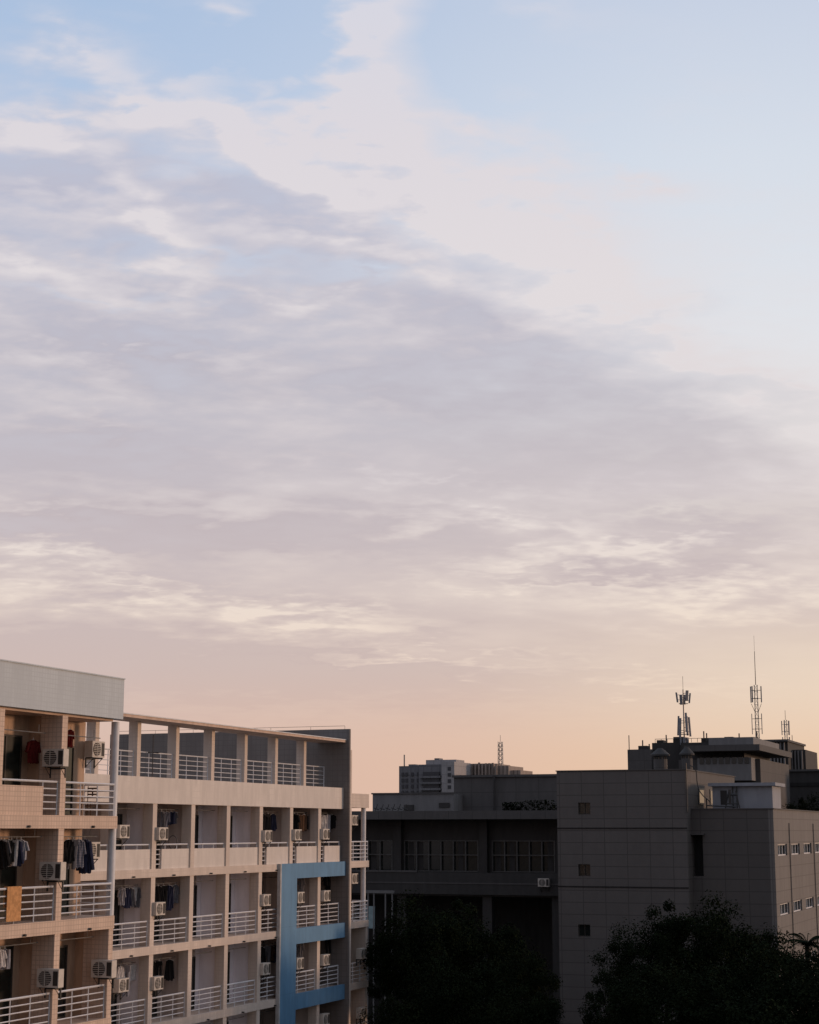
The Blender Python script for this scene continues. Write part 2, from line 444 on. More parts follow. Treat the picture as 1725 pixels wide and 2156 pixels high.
# ================================================================ LAUNDRY
def shirt_mesh(w=1.0, L=1.0, sleeve=.36):
    mb = MB()
    rows = [0, -.045, -.15, -.3, -.45, -.58, -.68]
    for side in (-1, 1):
        base = len(mb.v)
        nx = 9
        for r_, z in enumerate(rows):
            hw = (.075 if r_ == 0 else .18 + .02 * (-z)) * w
            for i in range(nx):
                t = i / (nx - 1) * 2 - 1
                yy = side * (.05 * (1 - t * t)) + .022 * math.sin(t * 9 + z * 5)
                mb.v.append((t * hw, yy, z * L + (.02 * math.sin(t * 7) if r_ == len(rows) - 1 else 0)))
        for r_ in range(len(rows) - 1):
            for i in range(nx - 1):
                a = base + r_ * nx + i
                q = (a, a + 1, a + nx + 1, a + nx)
                mb.f.append(q if side > 0 else tuple(reversed(q)))
    for sx in (-1, 1):
        mb.bar((sx * .15 * w, 0, -.06 * L), (sx * .235 * w, .01, -sleeve * L), .055, .05, n=7)
    return mb
def trousers_mesh():
    mb = MB()
    mb.box(-.17, .17, -.03, .03, -.22, 0)
    for sx in (-1, 1):
        mb.bar((sx * .09, 0, -.2), (sx * .11, .01, -.95), .085, .07, n=8)
    return mb
def towel_mesh():
    mb = MB(); nx, nz = 10, 5
    for i in range(nx):
        for j in range(nz):
            x = -.22 + .44 * i / (nx - 1); z = -.75 * j / (nz - 1)
            mb.v.append((x * (1 - .12 * j / nz), .025 * math.sin(x * 28 + j * .5), z + (.02 * math.sin(x * 12) if j == nz - 1 else 0)))
    for i in range(nx - 1):
        for j in range(nz - 1):
            a = i * nz + j; mb.f.append((a, a + 1, a + nz + 1, a + nz))
    return mb
hgr = MB().bar((0, 0, .0), (0, 0, .1), .008, n=4).bar((-.18, 0, -.05), (0, 0, .02), .01, n=4).bar((.18, 0, -.05), (0, 0, .02), .01, n=4)
hme = bpy.data.meshes.new('hanger'); hme.from_pydata(hgr.v, [], hgr.f); hme.materials.append(MT['white_paint'])
GME = {}
def garment(kind, col, loc, rz, label, grp, sc=1.0):
    key = (kind, col)
    if key not in GME:
        mb = {'shirt': lambda: shirt_mesh(), 'jacket': lambda: shirt_mesh(1.1, 1.25, .62), 'trousers': trousers_mesh, 'towel': towel_mesh}[kind]()
        me = bpy.data.meshes.new(kind); me.from_pydata(mb.v, [], mb.f); me.materials.append(CL[col]); GME[key] = me
    t = thing('hanging_' + kind, label, kind, loc, grp, rz)
    o = bpy.data.objects.new('fabric', GME[key]); COL.objects.link(o); o.parent = t; o.scale = (sc * random.uniform(.75, 1.15), sc * random.uniform(.8, 1.6), sc * random.uniform(.78, 1.32))
    o.rotation_euler = (0, R(random.uniform(-6, 6)), 0)
    h = bpy.data.objects.new('hanger', hme); COL.objects.link(h); h.parent = t
ORD = ['leftmost', 'second from left', 'third from left', 'fourth from left', 'fifth from left', 'sixth from left', 'seventh from left']
def laundry(u0, u1, X, zrail, items, place):
    n = len(items)
    for i, (kind, col) in enumerate(items):
        u = u0 + (u1 - u0) * ((i + (random.uniform(-.3, .3) if 0 < i < n - 1 else 0)) / (n - 1) if n > 1 else 0)
        p = ox(u, 1750 - (zrail - 18) * (62 if X > -35 else 42), X)
        garment(kind, col, (X + random.uniform(-.05, .05), p.y, zrail - .1), R(random.uniform(5, 85)),
                '%s %s %s, %s' % (col, kind, ('hung ' + ORD[i]) if n > 1 else 'hanging alone', place), 'laundry hung out on the balconies', random.uniform(.92, 1.12))
XG = -31.62
S, J, T, O = 'shirt', 'jacket', 'trousers', 'towel'
laundry(4, 44, XG, 15.2 + 2.62, [(J, 'black'), (S, 'grey'), (J, 'black'), (O, 'white'), (J, 'navy'), (S, 'pale grey')], 'left middle balcony of nearest block')
laundry(144, 178, XG, 15.2 + 2.62, [(J, 'black'), (T, 'grey'), (S, 'checked'), (J, 'navy')], 'right middle balcony of nearest block')
laundry(2, 10, XG, 11.9 + 2.62, [(S, 'white'), (O, 'pale grey')], 'left lowest balcony of nearest block')
laundry(70, 70, -32.0, 18.5 + 2.5, [(S, 'red')], 'left top balcony of nearest block')
laundry(146, 146, -32.0, 18.5 + 2.95, [(S, 'red')], 'right top balcony of nearest block')
def Lf(u0, u1, k, items, nm):
    laundry(u0, u1, -39.62, FFZ[k] + 2.62, items, '%s balcony, %s row of long wing' % (nm, ('upper', 'middle', 'lower', 'lowest')[k]))
Lf(340, 368, 0, [(J, 'grey'), (S, 'checked'), (O, 'navy'), (S, 'grey')], 'second')
Lf(556, 576, 0, [(J, 'black'), (T, 'black'), (J, 'navy')], 'fifth')
Lf(620, 654, 0, [(S, 'black'), (J, 'brown'), (O, 'brown'), (J, 'black'), (S, 'grey')], 'sixth')
Lf(680, 704, 0, [(S, 'white'), (O, 'pale grey'), (J, 'black'), (T, 'navy')], 'seventh')
Lf(258, 290, 1, [(S, 'pale grey'), (J, 'navy'), (J, 'grey'), (O, 'white'), (S, 'grey')], 'first')
Lf(334, 368, 1, [(J, 'black'), (T, 'black'), (J, 'navy'), (S, 'grey')], 'second')
Lf(637, 658, 1, [(S, 'grey'), (T, 'black'), (S, 'navy')], 'sixth')
Lf(688, 710, 1, [(S, 'black'), (J, 'black'), (T, 'navy')], 'seventh')
Lf(256, 294, 2, [(S, 'white'), (T, 'pale grey'), (O, 'white'), (S, 'red')], 'first')
Lf(338, 360, 2, [(T, 'black'), (J, 'black')], 'second')
Lf(552, 580, 2, [(J, 'black'), (T, 'grey'), (S, 'brown'), (J, 'navy')], 'fifth')
Lf(634, 652, 2, [(S, 'grey'), (T, 'black')], 'sixth')
Lf(690, 704, 2, [(T, 'black'), (J, 'navy')], 'seventh')

ya, yb = ox(17, 1900, -31.12).y, ox(47, 1900, -31.12).y
mt = MB().box(-31.175, -31.155, ya, yb, 15.28, 16.30).box(-31.29, -31.155, ya, yb, 16.302, 16.325).box(-31.29, -31.275, ya, yb, 15.7, 16.301)
tag(mt.build('draped_mat', CL['tan']), 'tan mat draped over the white railing at the left edge', 'mat')
ycc = YE - .75
ch = thing('balcony_chair', 'small reddish chair behind the white rails of the top corner balcony', 'chair', (-31.75, ycc, 18.5))
cx, cyy = -31.75, ycc
MB().box(cx - .2, cx + .2, cyy - .2, cyy + .2, 18.94, 18.98).build('seat', CL['brown'], ch)
bb = MB()
for i in range(4): bb.box(cx - .2, cx + .2, cyy + .18, cyy + .2, 19.1 + i * .1, 19.15 + i * .1)
bb.box(cx - .02, cx + .02, cyy + .175, cyy + .205, 19.1, 19.45).build('backrest', CL['brown'], ch)
for sx in (-1, 1):
    for sy in (-1, 1):
        MB().bar((cx + sx * .19, cyy + sy * .19, 18.5), (cx + sx * .18, cyy + sy * .19, 18.94 if sy < 0 else 19.5), .014, n=5).build('leg', CL['brown'], ch)
pa = ox(320, 1630, -39.8)
an = thing('roof_aerial', 'dark aerial pole standing on the roof terrace of the long wing', 'antenna', (-39.78, pa.y, 19.7))
MB().bar((-39.78, pa.y, 19.7), (-39.78, pa.y, 22.3), .025, n=6).build('pole', MT['dark_steel'], an)
MB().bar((-39.78, pa.y - .4, 21.5), (-39.78, pa.y + .5, 21.5), .02, n=5).bar((-40.1, pa.y, 21.5), (-39.4, pa.y, 21.5), .02, n=5).build('cross_arm', MT['dark_steel'], an)
ph = ox(364, 1773, -39.3)
hp = MB(); n = 18
for i in range(n):
    a0, a1 = 2 * math.pi * i / n, 2 * math.pi * (i + 1) / n
    hp.bar((-39.3 + .2 * math.cos(a0), ph.y + .03 * math.cos(a0), 17.5 + .3 * math.sin(a0)), (-39.3 + .2 * math.cos(a1), ph.y + .03 * math.cos(a1), 17.5 + .3 * math.sin(a1)), .02, n=5)
hp.bar((-39.3, ph.y, 16.352), (-39.3, ph.y, 17.2), .02, n=5).bar((-39.5, ph.y, 16.36), (-39.1, ph.y, 16.36), .02, n=5)
tag(hp.build('hoop_stand', MT['dark_steel']), 'dark round hoop stand on the second upper balcony of the long wing', 'stand')

# ================================================================ RIGHT STONE BUILDING
def X(u, Y, v=1640): return oy(u, v, Y).x
def Z(v, Y, u=1000): return oy(u, v, Y).z
YR = 103.7
p0, p1 = oy(1172, 1621, YR), oy(1443, 1621, YR)
xa, xb, zt = p0.x, p1.x, p1.z
rb = thing('stone_clad_building', 'dark grey stone clad block with three small square windows in a column', 'building', ((xa + xb) / 2, YR + 7, 0))
holes = []
wins = []
for v0, v1 in ((1690, 1715), (1820, 1845), (1947, 1972)):
    a = oy(1218, v1, YR); b_ = oy(1243, v0, YR)
    holes.append((a.x, b_.x, a.z, b_.z)); wins.append((a.x, b_.x, a.z, b_.z))
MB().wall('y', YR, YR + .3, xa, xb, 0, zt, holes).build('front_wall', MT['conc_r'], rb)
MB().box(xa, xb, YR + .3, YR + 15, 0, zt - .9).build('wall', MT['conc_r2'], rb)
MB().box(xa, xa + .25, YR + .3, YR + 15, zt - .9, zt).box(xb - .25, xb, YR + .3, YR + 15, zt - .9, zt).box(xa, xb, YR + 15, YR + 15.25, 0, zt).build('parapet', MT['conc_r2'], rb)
MB().box(xa - .05, xb + .05, YR - .05, YR + .34, zt + .002, zt + .06).box(xb - .3, xb + .05, YR + .34, YR + 15.3, zt + .002, zt + .06).build('coping', MT['conc_mid'], rb)
for v in (1744, 1868):
    z = oy(1300, v, YR).z
    MB().box(xa - .02, xb + .02, YR - .03, YR - .003, z - .04, z + .04).build('string_course', MT['conc_shadow'], rb)
for a, b_, z0, z1 in wins:
    f = MB().box(a, b_, YR + .14, YR + .2, z0, z0 + .05).box(a, b_, YR + .14, YR + .2, z1 - .05, z1).box(a, a + .05, YR + .14, YR + .2, z0 + .05, z1 - .05).box(b_ - .05, b_, YR + .14, YR + .2, z0 + .05, z1 - .05).box((a + b_) / 2 - .02, (a + b_) / 2 + .02, YR + .14, YR + .2, z0 + .05, z1 - .05)
    o = f.build('window', MT['frame_dark'], rb)
    MB().box(a, b_, YR + .21, YR + .24, z0, z1).build('pane', MT['glass'], o)

YQ = 105.0
q0 = oy(1443, 1704, YQ); q1 = oy(1628, 1704, YQ)
xq, zq = q1.x, q1.z
sb = thing('stone_clad_building', 'lower stone clad block at the right with rows of small windows on its long side', 'building', (xq - 3, YQ + 20, 0))
dz0, dz1 = oy(1465, 1845, YQ).z, oy(1465, 1758, YQ).z
dxa, dxb = oy(1449, 1800, YQ).x, oy(1481, 1800, YQ).x
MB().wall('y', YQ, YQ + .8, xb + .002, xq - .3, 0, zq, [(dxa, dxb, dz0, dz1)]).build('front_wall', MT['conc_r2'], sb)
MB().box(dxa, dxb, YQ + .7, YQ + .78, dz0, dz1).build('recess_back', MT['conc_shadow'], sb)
MB().box(dxa - .1, dxb + .15, YQ - .35, YQ - .003, dz1, dz1 + .08).build('door_canopy', MT['conc_mid'], sb)
hs = []
rows = ((oy(1640, 1803, YQ).z, oy(1640, 1778, YQ).z), (oy(1640, 1931, YQ).z, oy(1640, 1906, YQ).z), (oy(1640, 2056, YQ).z, oy(1640, 2031, YQ).z))
for z0, z1 in rows:
    for i in range(8):
        a = YQ + 1.2 + i * 4.9
        hs.append((a, a + 3.3, z0, z1))
MB().wall('x', xq - .3, xq, YQ, YQ + 42, 0, zq, hs).build('side_wall', MT['conc_lit_side'], sb)
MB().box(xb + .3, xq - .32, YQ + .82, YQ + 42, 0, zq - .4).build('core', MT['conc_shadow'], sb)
MB().box(xb + .05, xq + .06, YQ - .05, YQ + .35, zq + .002, zq + .07).box(xq - .35, xq + .06, YQ + .35, YQ + 42, zq + .002, zq + .07).build('coping', MT['conc_mid'], sb)
for a, b_, z0, z1 in hs:
    f = MB().box(xq - .16, xq - .1, a, b_, z0, z0 + .07).box(xq - .16, xq - .1, a, b_, z1 - .07, z1)
    for t in (0, .33, .67, 1):
        c = a + .05 + (b_ - a - .1) * t
        f.box(xq - .155, xq - .105, c - .04, c + .04, z0 + .07, z1 - .07)
    o = f.build('window', MT['white_paint'], sb)
    MB().box(xq - .22, xq - .19, a, b_, z0, z1).build('pane', MT['glass'], o)
for yv in (YQ + 5.3, YQ + 15.1):
    MB().bar((xq + .05, yv, 2), (xq + .05, yv, zq - .8), .035, n=8).build('downpipe', MT['conc_lit_side'], sb)

YH = 106.4
h0, h1 = oy(1500, 1656, YH), oy(1628, 1703, YH)
hut = thing('roof_hut', 'pale blue grey flat roofed hut on top of the lower stone block', 'hut', ((h0.x + h1.x) / 2, YH + 1.5, zq - .4))
MB().box(h0.x, h1.x, YH, YH + 3, zq - .4, h0.z).build('wall', MT['hut_pale'], hut)
MB().box(h0.x - .2, h1.x + .25, YH - .3, YH + 3.3, h0.z + .002, h0.z + .2).build('roof', MT['hut_pale'], hut)
MB().box(h0.x + .5, h0.x + .9, YH - .02, YH - .002, zq + .3, h0.z - .25).build('louvre', MT['conc_dark'], hut)
for dx in (2.4, 2.15):
    MB().bar((h1.x - dx, YH - .12, zq - .3), (h1.x - dx, YH - .12, h0.z), .04, n=6).build('pipe', MT['dark_steel'], hut)
tk = MB(); tx = h1.x - 2.3
tk.bar((tx - .45, YQ + .6, zq), (tx - .2, YQ + .6, zq + 1.1), .04, n=5).bar((tx + .45, YQ + .6, zq), (tx + .2, YQ + .6, zq + 1.1), .04, n=5).bar((tx - .3, YQ + .6, zq + .9), (tx + .3, YQ + .6, zq + .9), .07, n=5).bar((tx - .4, YQ + .6, zq + .35), (tx + .4, YQ + .6, zq + .35), .04, n=5).bar((tx - .15, YQ + .6, zq + .3), (tx - .15, YQ + .6, zq + 1.2), .09, n=6)
tk.bar((tx - 1.6, YQ + .6, zq + .25), (tx + .2, YQ + .6, zq + .15), .04, n=5).bar((tx - 1.6, YQ + .6, zq), (tx - 1.6, YQ + .6, zq + .7), .04, n=5)
tag(tk.build('pipe_frame', MT['dark_steel']), 'small dark pipe frame on the roof edge in front of the pale hut', 'frame')
for i in range(2):
    a = YR + 3.5 + i * 3.4
    o = MB().box(xb + .003, xb + .05, a, a + 1.5, zq + .35, zq + 1.35).build('window', MT['frame_grey'], rb)
    MB().box(xb + .052, xb + .06, a + .12, a + 1.38, zq + .45, zq + 1.25).build('pane', MT['glass'], o)
cb = MB(); prev = None
for i in range(14):
    t = i / 13
    p = Vector((xb + .1 + .12 * math.sin(t * 9) + t * 1.1, YR + 1.0, zt + .3 - t * 2.4 + .2 * math.sin(t * 7)))
    if prev is not None: cb.bar(prev, p, .03, n=5)
    prev = p
cb.build('cable', MT['dark_steel'], rb)
MB().bar((xb + .08, YR - .1, zt - 2.6), (xb + .08, YR - .1, zt + .4), .05, n=6).build('roof_pipe', MT['dark_steel'], rb)

for (u0, u1, v0, nm) in ((1371, 1411, 1576, 'left'), (1431, 1463, 1574, 'right')):
    YV = 110
    a, b_ = oy(u0, 1600, YV), oy(u1, 1600, YV)
    cxv = (a.x + b_.x) / 2; r = (b_.x - a.x) / 2; ztop = oy(u0, v0, YV).z; zb = zt - .9
    t = thing('roof_vent', 'capped round roof vent at the %s of the pair on the stone block' % nm, 'roof vent', (cxv, YV, zb), 'capped vents on the stone block roof')
    hh = ztop - zb
    MB().bar((cxv, YV, zb), (cxv, YV, zb + hh * .72), r * .72, n=16).build('shaft', MT['conc_mid'], t)
    cp = MB().bar((cxv, YV, zb + hh * .80), (cxv, YV, zb + hh * .84), r, n=16).bar((cxv, YV, zb + hh * .84), (cxv, YV, ztop), r, r * .25, n=16)
    cp.build('cap', MT['conc_dark'], t)
    for i in range(6):
        an_ = 2 * math.pi * i / 6
        MB().bar((cxv + r * .6 * math.cos(an_), YV + r * .6 * math.sin(an_), zb + hh * .72), (cxv + r * .6 * math.cos(an_), YV + r * .6 * math.sin(an_), zb + hh * .80), .04, n=4).build('cap_support', MT['dark_steel'], t)

# ================================================================ MIDDLE LOW BUILDING
YM = 116.0; YMW = 118.2
md = thing('long_grey_building', 'long low dark building with a band of gridded windows behind the tree', 'building', (-42, 122, 0))
xl, xr = X(640, YM), xa - .02
MB().box(xl, xr, YM, YM + .35, Z(1725, YM), Z(1707, YM)).build('roof_fascia', MT['conc_mid'], md)
MB().box(xl, xr, YM + .35, YM + 16, Z(1722, YM), Z(1711, YM)).build('roof_slab', MT['conc_mid'], md)
wh = []
z0, z1 = Z(1836, YMW), Z(1770, YMW)
XW = lambda u: X(u, YMW, 1800)
groups = [(XW(700), XW(827), 5), (XW(851), XW(1008), 6), (XW(1036), XW(1169), 5)]
for a, b_, n in groups: wh.append((a, b_, z0, z1))
MB().wall('y', YMW, YMW + .3, xl, xr, Z(1880, YMW), Z(1724, YMW), wh).build('upper_wall', MT['conc_dark'], md)
for a, b_, n in groups:
    f = MB()
    for i in range(n + 1):
        c = a + .04 + (b_ - a - .08) * i / n
        f.box(c - .045, c + .045, YMW - .02, YMW + .17, z0 + .05, z1 - .05)
    for z in (z0, z0 + (z1 - z0) * .52, z1 - .06): f.box(a, b_, YMW - .025, YMW + .175, z, z + .07)
    o = f.build('window', MT['frame_grey'], md)
    MB().box(a, b_, YMW + .2, YMW + .23, z0, z1).build('pane', MT['glass'], o)
    for i in range(n):
        if random.random() < .7:
            c = a + (b_ - a) * (i + random.uniform(.05, .4)) / n; cu = MB()
            cu.box(c, c + .4, YMW + .185, YMW + .19, z0 + .05, z1 - .1)
            for j in range(4): cu.box(c + j * .1, c + j * .1 + .05, YMW + .182, YMW + .198, z0 + .05, z1 - .1)
            cu.build('curtain', MT['conc_dark'], o)
MB().box(xl, xr, YM, YM + .25, Z(1884, YM), Z(1838, YM)).build('balcony_parapet', MT['conc_dark'], md)
MB().box(xl, X(878, YM), YM - .05, YM + .3, Z(1838, YM) + .002, Z(1834, YM)).build('parapet_cap', MT['conc_mid'], md)
MB().box(xl, xr, YM - .03, YM - .003, Z(1862, YM), Z(1859, YM)).build('string_course', MT['conc_mid'], md)
MB().box(xl, xr, YM + .25, YMW + .3, Z(1888, YM), Z(1880, YM)).build('balcony_floor', MT['conc_dark'], md)
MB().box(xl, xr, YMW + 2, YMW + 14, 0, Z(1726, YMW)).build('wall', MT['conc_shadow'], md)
for u in (700, 842, 1020, 1165):
    MB().box(X(u, YM) - .35, X(u, YM) + .35, YM + .4, YM + 1.1, 0, Z(1888, YM)).build('column', MT['conc_dark'], md)
for u in (842, 1021):
    MB().box(X(u, YMW) - .3, X(u, YMW) + .3, YMW - .5, YMW - .003, Z(1880, YM), Z(1726, YM)).build('pillar', MT['conc_dark'], md)
ac(oy(1146, 1869, YM - .2), 0, 'small air conditioner on the parapet of the long low dark building', 'air conditioner on the low building')
kk = thing('glazed_porch', 'small pale glazed porch between the dormitory end and the tree', 'porch', (X(795, 112), 112, 0))
kf = MB()
for u in (776, 788, 812, 826): kf.box(X(u, 112) - .04, X(u, 112) + .04, 112, 112.1, 0, Z(1882, 112))
kf.box(X(770, 112), X(830, 112), 111.95, 112.15, Z(1884, 112) + .002, Z(1878, 112)); kf.build('frame', MT['hut'], kk)
MB().box(X(770, 112), X(790, 112), 112.02, 112.05, Z(1960, 112), Z(1912, 112)).build('pane', MT['blue_glass'], kk)

ub = thing('rooftop_block', 'plain grey rooftop block behind the long low building with a thin pipe', 'building', (X(1060, 126), 130, 0))
MB().box(X(956, 126), X(1185, 126), 126, 140, 0, Z(1637, 126)).build('wall', MT['conc_mid'], ub)
MB().box(X(953, 126), X(1188, 126), 125.85, 126.2, Z(1637, 126) + .002, Z(1632, 126)).build('coping', MT['conc_mid'], ub)
MB().bar((X(1043, 126), 125.75, Z(1706, 126)), (X(1043, 126), 125.75, Z(1634, 126)), .09, n=6).build('pipe', MT['conc_dark'], ub)
uc = thing('rooftop_block', 'low pale grey rooftop block left of the plain block', 'building', (X(870, 124), 130, 0))
MB().box(X(785, 124), X(955, 124), 124, 136, 0, Z(1671, 124)).build('wall', MT['hut'], uc)
MB().box(X(783, 124), X(956, 124), 123.9, 124.2, Z(1671, 124) + .002, Z(1668, 124)).build('coping', MT['conc_mid'], uc)
MB().box(X(925, 124), X(947, 124), 123.9, 123.997, Z(1700, 124), Z(1690, 124)).build('vent_grille', MT['conc_dark'], uc)
MB().box(X(852, 124), X(872, 124), 123.9, 123.997, Z(1706, 124), Z(1694, 124)).build('hatch', MT['conc_dark'], uc)
for i in range(6):
    x = X(788 + i * 12, 120)
    MB().bar((x, 120, Z(1711, YM)), (x + .3, 120, Z(1692, 120)), .04, n=5).bar((x, 120, Z(1700, 120)), (x + .4, 120, Z(1704, 120)), .04, n=5).build('roof_pipe', MT['dark_steel'], md)

# ================================================================ DISTANT BUILDINGS
YD = 600
fb = thing('distant_tower_block', 'distant grey tower block with dark recessed middle on the skyline', 'building', (X(890, YD), YD + 10, 0))
MB().box(X(832, YD), X(882, YD), YD + 4, YD + 20, 0, Z(1610, YD)).build('wing', MT['far_grey'], fb)
MB().box(X(880, YD), X(930, YD), YD + 1, YD + 16, 0, Z(1608, YD)).build('recessed_wing', MT['far_grey'], fb)
MB().box(X(930, YD), X(957, YD), YD, YD + 18, 0, Z(1603, YD)).build('light_wing', MT['far_light'], fb)
MB().box(X(891, YD), X(955, YD), YD + 3, YD + 12, Z(1612, YD), Z(1598, YD)).build('roof_house', MT['far_light'], fb)
MB().box(X(848, YD), X(862, YD), YD + 6, YD + 10, Z(1612, YD), Z(1606, YD)).box(X(905, YD), X(915, YD), YD + 5, YD + 9, Z(1600, YD), Z(1594, YD)).box(X(862, YD), X(905, YD), YD + 7, YD + 9, Z(1612, YD), Z(1609, YD)).build('roof_tank', MT['far_grey'], fb)
for i in range(4):
    zf0, zf1 = Z(1632 + i * 13, YD), Z(1624 + i * 13, YD)
    MB().box(X(890, YD), X(924, YD), YD + .2, YD + .95, zf0, zf1).build('window', MT['far_window'], fb)
    MB().box(X(884, YD), X(928, YD), YD - .6, YD + .9, zf0 - .9, zf0 - .1).build('balcony', MT['far_grey'], fb)
    for a in (838, 846, 858, 870):
        MB().box(X(a, YD), X(a + 5, YD), YD + 3.7, YD + 3.98, zf0, zf1).build('window', MT['far_window'], fb)
    MB().box(X(943, YD), X(950, YD), YD - .1, YD - .01, Z(1622 + i * 13, YD), Z(1614 + i * 13, YD)).build('window', MT['far_window'], fb)
MB().bar((X(839, YD), YD + 6, Z(1612, YD)), (X(839, YD), YD + 6, Z(1585, YD)), .25, n=5).build('aerial', MT['steel'], fb)
f2 = thing('distant_slatted_building', 'distant low building with warm lit slats beneath the lattice mast', 'building', (X(1020, 620), 630, 0))
MB().box(X(957, 620), X(1040, 620), 620, 640, 0, Z(1608, 620)).box(X(1040, 620), X(1068, 620), 622, 640, 0, Z(1613, 620)).box(X(1068, 620), X(1088, 620), 625, 640, 0, Z(1622, 620)).build('wall', MT['far_slat'], f2)
for i in range(13):
    x = X(960 + i * 7.2, 620)
    MB().box(x - .3, x + .3, 619, 619.9, Z(1640, 620), Z(1608, 620) + random.uniform(-.8, .6)).build('fin', MT['far_slat'], f2)

def lattice(root, x, y, z0, z1, w, r, mat, n):
    b = MB(); c = [(-w, -w), (w, -w), (w, w), (-w, w)]
    for a in c: b.bar((x + a[0], y + a[1], z0), (x + a[0] * .8, y + a[1] * .8, z1), r, n=4)
    for i in range(n):
        za, zb_ = z0 + (z1 - z0) * i / n, z0 + (z1 - z0) * (i + 1) / n
        for j in range(4):
            p, q = c[j], c[(j + 1) % 4]
            b.bar((x + p[0], y + p[1], za), (x + q[0] * .95, y + q[1] * .95, zb_), r * .6, n=4)
            b.bar((x + p[0], y + p[1], za), (x + q[0], y + q[1], za), r * .6, n=4)
    return b.build('lattice_frame', mat, root)
xm = X(1051, 622)
lm = thing('lattice_mast', 'distant square lattice mast on the slatted building', 'mast', (xm, 624, Z(1612, 620)))
lattice(lm, xm, 624, Z(1626, 620), Z(1562, 620), .8, .12, MT['steel'], 7)
MB().bar((xm, 624, Z(1562, 620)), (xm, 624, Z(1548, 620)), .08, n=4).build('rod', MT['steel'], lm)

# ================================================================ ROOFTOP COMPLEX AT RIGHT
YC = 150
rc = thing('stepped_grey_building', 'stepped dark building with overhanging flat roof behind the stone block', 'building', (X(1470, YC), YC + 8, 0))
MB().box(X(1311, YC), X(1362, YC), YC + 2, YC + 14, 0, Z(1582, YC)).build('low_wing', MT['conc_mid'], rc)
MB().box(X(1358, YC), X(1428, YC), YC + 3, YC + 14, 0, Z(1568, YC)).build('upper_wing', MT['conc_dark'], rc)
MB().box(X(1425, YC), X(1598, YC), YC + 1, YC + 16, 0, Z(1606, YC)).build('wall', MT['conc_mid'], rc)
MB().box(X(1475, YC), X(1588, YC), YC - 1, YC + .99, Z(1650, YC), Z(1605, YC)).build('bay_wall', MT['hut'], rc)
for i in range(8):
    a = X(1480 + i * 13.5, YC); MB().box(a, a + .38, YC - 1.06, YC - 1.003, Z(1617, YC), Z(1596, YC) - .35).build('window', MT['glass'], rc)
MB().box(X(1425, YC), X(1560, YC), YC + 2, YC + 15, Z(1606, YC), Z(1570, YC)).build('roof_house', MT['conc_dark'], rc)
MB().box(X(1452, YC), X(1610, YC), YC - 1.8, YC + 15, Z(1592, YC), Z(1580, YC)).build('overhanging_roof', MT['conc_mid'], rc)
MB().box(X(1500, YC), X(1594, YC), YC - 1.0, YC + 12, Z(1580, YC) + .003, Z(1565, YC)).build('roof_parapet', MT['hut'], rc)
rr = MB()
for i in range(18):
    x = X(1364 + i * 13, YC); rr.bar((x, YC + 3.2, Z(1568, YC)), (x, YC + 3.2, Z(1560, YC)), .02, n=4)
rr.bar((X(1364, YC), YC + 3.2, Z(1560, YC)), (X(1588, YC), YC + 3.2, Z(1560, YC)), .02, n=4).build('roof_rail', MT['dark_steel'], rc)
MB().bar((X(1313, YC), YC + 2.3, Z(1582, YC)), (X(1313, YC), YC + 2.3, Z(1552, YC)), .04, n=4).build('lightning_rod', MT['dark_steel'], rc)
for (u0, u1, v0, v1) in ((1326, 1345, 1573, 1582), (1402, 1424, 1556, 1568), (1462, 1486, 1560, 1572), (1512, 1530, 1558, 1566), (1560, 1574, 1560, 1566), (1480, 1492, 1573, 1581), (1366, 1380, 1562, 1568)):
    MB().box(X(u0, YC), X(u1, YC), YC + 3.4, YC + 4.6, Z(v1, YC) - .15, Z(v0, YC)).build('equipment_box', MT['conc_dark'], rc)
for (u, v0, v1) in ((1338, 1562, 1575), (1352, 1570, 1582), (1389, 1552, 1568), (1419, 1546, 1560), (1470, 1546, 1562), (1476, 1550, 1566), (1546, 1552, 1568), (1584, 1548, 1566)):
    MB().bar((X(u, YC), YC + 3.0, Z(v1, YC)), (X(u, YC), YC + 3.0, Z(v0, YC)), .06, n=5).build('stub_pipe', MT['dark_steel'], rc)

c2 = thing('slatted_roof_building', 'dark building with vertical slats at the right skyline', 'building', (X(1645, 200), 206, 0))
MB().box(X(1600, 200), X(1662, 200), 200, 212, 0, Z(1574, 200)).box(X(1662, 200), X(1690, 200), 203, 212, 0, Z(1588, 200)).build('wall', MT['conc_dark'], c2)
for i in range(12):
    x = X(1606 + i * 7, 200)
    MB().box(x - .08, x + .08, 199.5 if i < 8 else 202.5, 199.9 if i < 8 else 202.9, Z(1632, 200), Z(1576 if i < 8 else 1590, 200)).build('slat', MT['hut'], c2)
MB().box(X(1596, 200), X(1665, 200), 199.2, 212.3, Z(1574, 200) + .003, Z(1570, 200)).build('roof', MT['conc_mid'], c2)
c3 = thing('wide_grey_building', 'wide plain dark building at the right edge behind the pale hut', 'building', (X(1680, 170), 180, 0))
MB().box(X(1598, 170), X(1900, 170), 170, 190, 0, Z(1633, 170)).build('wall', MT['conc_dark'], c3)
MB().box(X(1595, 170), X(1903, 170), 169.8, 170.3, Z(1633, 170) + .002, Z(1629, 170)).build('coping', MT['conc_mid'], c3)
MB().box(X(1598, 170), X(1900, 170), 169.9, 169.997, Z(1662, 170), Z(1655, 170)).build('string_course', MT['conc_shadow'], c3)

